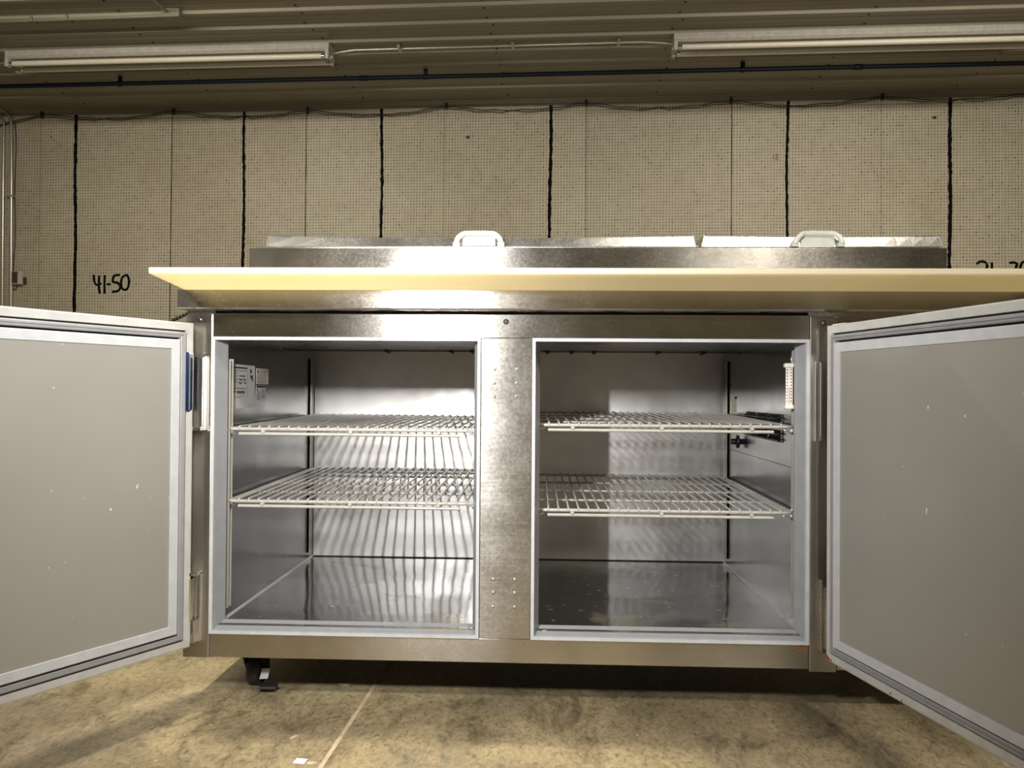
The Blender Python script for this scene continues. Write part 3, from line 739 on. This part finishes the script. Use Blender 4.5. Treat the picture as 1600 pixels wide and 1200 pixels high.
# fixed hinge brackets on the stiles, with cartridge housings
m = MB()
m.box(-.7635, -.7375, -.014, -.003, .62, .775); m.box(-.7475, -.7395, -.020, -.014, .62, .772)
m.box(-.7635, -.7375, -.030, -.003, .612, .620)
m.lathe((-.766, -.032, .612), (0, 0, 1), [(0, .006), (.045, .006)], 12)
part(m, 'hinge', 'steel_vertical', bevel=.001)
m = MB(); m.box(-.770, -.757, -.052, -.024, .655, .782); lab(part(m, 'hinge_cover', 'blue_film', bevel=.003), 'blue plastic cover on the upper hinge')
m = MB()
m.box(-.764, -.742, -.016, -.003, .15, .30); m.box(-.770, -.742, -.034, -.003, .296, .304)
m.lathe((-.762, -.026, .20), (0, 0, 1), [(0, .009), (.09, .009)], 14); m.box(-.766, -.748, -.030, -.003, .15, .20)
part(m, 'hinge', 'chrome', bevel=.001)
m = MB()
m.box(.587, .611, -.012, -.004, .60, .772); m.box(.597, .6, -.016, -.012, .61, .768)
part(m, 'hinge', 'steel_vertical', bevel=.002)
m = MB(); m.box(.600, .616, -.016, -.004, .152, .305); m.lathe((.613, -.02, .16), (0, 0, 1), [(0, .006), (.13, .006)], 12)
part(m, 'hinge', 'steel_plain', bevel=.001)
# small slip-in tab on top of right door, rust at its lower corner
m = MB(); m.obox(P2, d2, n2, up, .012, .06, -.03, -.004, .8462, .8485); m.build('hinge_plate', 'steel_plain', DR)
m = MB()
for (a, z, s_) in ((.004, .150, .007), (.010, .1475, .006), (.018, .1475, .004), (.2, .149, .003), (.23, .147, .003)):
    k = 9; V = [P2 + d2 * (a + s_ * random.uniform(.5, 1) * math.cos(2 * PI * i / k)) + up * (z + s_ * .8 * random.uniform(.5, 1) * math.sin(2 * PI * i / k)) + n2 * .0016 for i in range(k)]
    m = MB(); m.add(V, [tuple(range(k))]); m.build('rust_stain', 'rust', DR)
m = MB()
for (x, z, s_) in ((.560, .152, .010), (.548, .157, .006), (.566, .16, .006), (.30, .156, .003), (.315, .158, .004), (.12, .158, .0025), (-.61, .158, .003), (-.03, .155, .003), (.04, .153, .002)):
    k = 9; m = MB(); m.add([(x + s_ * random.uniform(.5, 1.2) * math.cos(2 * PI * i / k), -.0006, z + s_ * .5 * random.uniform(.5, 1) * math.sin(2 * PI * i / k)) for i in range(k)], [tuple(range(k))]); part(m, 'rust_stain', 'rust')

# cord behind the left end of the table
m = MB(); pts = []
A, B = Vector((-.985, .50, .938)), Vector((-1.09, .50, .888)); nn = 90
for i in range(nn + 1):
    t = i / nn; c_ = A.lerp(B, t); an = t * 2 * PI * 11; pts.append(c_ + Vector((.25, 0, .55)).normalized() * .005 * math.cos(an) + Vector((0, 1, 0)) * .005 * math.sin(an))
pts = [(-.785, .62, .86), (-.84, .60, .90), (-.93, .54, .93)] + pts + [(-1.13, .5, .85), (-1.2, .52, .7), (-1.22, .55, .3), (-1.2, .6, .01), (-1.15, .8, .006)]
m.tube(pts, .0028, 6); part(m, 'power_cord', 'cable')

# ------------------------------------------------------------------ cutting board
Yf, Yb = -.19, .118
zf = lambda y: .9187 + (-.04 - y) * .078
m = MB(); th_ = .0125
m.extrude_x([(Yf + .002, zf(Yf)), (Yb, zf(Yb)), (Yb, zf(Yb) + th_), (Yf + .002, zf(Yf) + th_), (Yf, zf(Yf) + th_ - .002), (Yf, zf(Yf) + .002)], -.775, 1.022)
o = m.build('cutting_board', 'board', loc=(.12, -.04, .918), bevel=.0012)
tag(o, 'long cream plastic cutting board lying along the front edge of the steel table', 'cutting board')

# ------------------------------------------------------------------ wire shelves
SW = .566; SD = .64
def make_shelf(loc, label):
    t = thing('wire_shelf', label, 'shelf', loc, group='coated wire shelves inside the cabinet')
    x, y, z = loc; x0, x1, y0, y1 = x - SW / 2, x + SW / 2, y, y + SD; tilt = .010
    Z = lambda yy: z + tilt * (yy - y0) / SD
    m = MB(); r = .0040; c = .012
    loop = []
    for cx, cy, a in ((x0 + c, y0 + c, PI), (x1 - c, y0 + c, 1.5 * PI), (x1 - c, y1 - c, 0), (x0 + c, y1 - c, .5 * PI)):
        loop += [(cx + c * math.cos(a + k * PI / 8), cy + c * math.sin(a + k * PI / 8)) for k in range(5)]
    loop.append(loop[0])
    m.tube([(a, b_, Z(b_)) for a, b_ in loop], r, 8); m.build('rim', 'wire', t)
    m = MB()
    for yy in (y0 + .155, y0 + .315, y0 + .475): m.tube([(x0 + .002, yy, Z(yy) - .0012), (x1 - .002, yy, Z(yy) - .0012)], .003, 8)
    m.build('cross_bars', 'wire', t)
    m = MB(); nW = 24
    for k in range(nW):
        xx = x0 + .024 + (SW - .048) * k / (nW - 1)
        m.tube([(xx, y0 - .0034, z + .0005), (xx, y0 - .002, z + .0055), (xx, y0 + .006, z + .0060), (xx, y1 - .006, Z(y1) + .0060), (xx, y1 - .001, Z(y1) + .0052)], .0025, 6)
    m.build('wire_grid', 'wire', t)
    m = MB(); m.tube([(x0 + .022, y0 + .001, z - .0108), (x1 - .040, y0 + .001, z - .0115)], .0038, 8)
    for fx in (.078, .078 + .2, .078 + .4): m.lathe((x0 + fx, y0 + .003, z - .0054), (0, -1, 0), [(0, .0052), (.005, .0052), (.008, .0035)], 10)
    m.build('front_rail', 'wire', t)
    return t
def dup(root, loc, label):
    r = root.copy(); COL.objects.link(r); r.location = loc; r['label'] = label
    for ch in list(root.children):
        c_ = ch.copy(); COL.objects.link(c_); c_.parent = r
    return r
s0 = make_shelf((-.4225, .045, .6132), 'upper wire shelf in the left compartment, level with the white rating label')
dup(s0, (-.4225, .045, .4495), 'lower wire shelf in the left compartment, above bare cabinet floor')
dup(s0, (.279, .062, .6275), 'upper wire shelf in the right compartment, just below the thermometer')
dup(s0, (.279, .062, .4358), 'lower wire shelf in the right compartment, below the black vent grille')

# thermometer
t = thing('thermometer', 'white tube thermometer hanging at the right side of the right opening', 'thermometer', (.552, .05, .67))
m = MB(); m.box(0.5447, 0.5597, .049, .0505, .676, .764)
for k in range(11):
    z = .684 + k * .007; m.box(0.5467, 0.5492, .0486, .049, z, z + .0022, 1); m.box(0.5547, 0.5577, .0486, .049, z + .001, z + .003, 1)
m.box(0.5515, 0.5525, .0484, .049, .678, .716, 2)
m.build('scale_card', ['cap_white', 'ink', 'red'], t)
for a, b_ in ((.668, .678), (.760, .770)):
    m = MB(); m.box(0.5422, .5622, .044, .062, a, b_); m.build('cap', 'cap_white', t, bevel=.003)
m = MB(); m.tube([(0.5582, .054, .769), (0.5582, .054, .80), (.5690, .056, .803)], .0011, 6); m.build('hook', 'chrome', t)

# ------------------------------------------------------------------ litter on the floor
def scrap(name, x, y, pts, mat, label, h=.002):
    m = MB(); k = len(pts)
    V = [(x + a, y + b_, .0004) for a, b_ in pts] + [(x + a, y + b_, h + random.uniform(0, .0015)) for a, b_ in pts]
    m.add(V, [tuple(range(k))[::-1], tuple(range(k, 2 * k))] + [(i, (i + 1) % k, k + (i + 1) % k, k + i) for i in range(k)])
    tag(m.build(name, mat, loc=(x, y, 0)), label, 'litter')
scrap('paper_scrap', -.447, -.236, [(-.013, -.008), (.010, -.010), (.012, .006), (-.010, .010)], 'debris_white', 'torn white paper scrap on the concrete at the bottom edge of the photo')
scrap('leaf_scrap', -.424, -.243, [(-.010, -.004), (0, -.008), (.012, .0), (.004, .006), (-.008, .006)], 'debris', 'tan dry scrap lying beside the torn white paper scrap')
scrap('wood_chip', -.492, -.138, [(-.007, -.008), (.0, -.004), (.009, .008), (-.002, .006)], 'debris', 'small pale chip on the concrete left of the floor joint')
scrap('wood_chip', -.462, .150, [(-.016, 0), (-.006, -.009), (.012, -.008), (.015, .003), (.0, .008)], 'debris', 'pale oval flake on the concrete just in front of the dark gap under the table')

# ------------------------------------------------------------------ lights
def light(kind, name, loc, energy, col, **k):
    l = bpy.data.lights.new(name, kind); l.energy = energy; l.color = col
    for a, b_ in k.items():
        if a != 'target': setattr(l, a, b_)
    o = bpy.data.objects.new(name, l); COL.objects.link(o); o.location = loc
    tg = k.get('target')
    if tg: o.rotation_euler = (Vector(tg) - Vector(loc)).to_track_quat('-Z', 'Y').to_euler()
    return o
WARM = (1., .93, .80)
light('AREA', 'work_light', (-.38, -1.2, 1.035), 19, (1, .98, .955), shape='RECTANGLE', size=.016, size_y=.13, spread=math.radians(125), target=(-.2, .3, .98))
light('SPOT', 'overhead_bulb', (-.885, -.3, 2.95), 300, (1., .91, .74), shadow_soft_size=.06, spot_size=math.radians(66), spot_blend=.7, target=(-1.1, -.25, 0))
light('AREA', 'overhead_lamp', (1.4, -2.7, 2.95), 120, WARM, shape='RECTANGLE', size=.5, size_y=.25, target=(1.4, -2.7, 0))
light('AREA', 'wall_fill', (-2.4, -2.6, 2.95), 22, WARM, shape='RECTANGLE', size=1.2, size_y=.25, target=(-2.4, -2.6, 0))  # unseen fill added behind the camera, evens out the wall light
light('AREA', 'wall_fill', (-2.6, 1.9, 3.05), 92, WARM, shape='RECTANGLE', size=2.4, size_y=.25, target=(-2.6, 3.6, 0))  # added fill out of view, tilted to brighten the pegboard's left half
light('AREA', 'wall_fill', (2.4, 1.8, 3.05), 92, WARM, shape='RECTANGLE', size=2.4, size_y=.25, target=(2.4, 3.6, 0))  # matching added fill for the right half of the pegboard
w = bpy.data.worlds.new('world'); bpy.context.scene.world = w; w.use_nodes = True
w.node_tree.nodes['Background'].inputs[0].default_value = (.05, .05, .05, 1); w.node_tree.nodes['Background'].inputs[1].default_value = .1

# ------------------------------------------------------------------ camera
yaw, pit, rol, F = .0369, .0112, .0075, 1202.
cy, sy = math.cos(yaw), math.sin(yaw)
fw = Vector((-sy * math.cos(pit), cy * math.cos(pit), math.sin(pit))); r = Vector((cy, sy, 0)); u = r.cross(fw)
r2 = r * math.cos(rol) + u * math.sin(rol); u2 = -r * math.sin(rol) + u * math.cos(rol)
cam = bpy.data.cameras.new('camera'); co = bpy.data.objects.new('camera', cam); COL.objects.link(co)
M = Matrix((r2, u2, -fw)).transposed().to_4x4(); M.translation = Vector((0, -1.68, .7)); co.matrix_world = M
cam.sensor_fit = 'HORIZONTAL'; cam.sensor_width = 36; cam.lens = 36 * F / 1600; cam.clip_start = .02
bpy.context.scene.camera = co
vs = bpy.context.scene.view_settings
vs.view_transform = 'Standard'; vs.look = 'None'; vs.gamma = 1; vs.use_curve_mapping = False; vs.exposure = 0
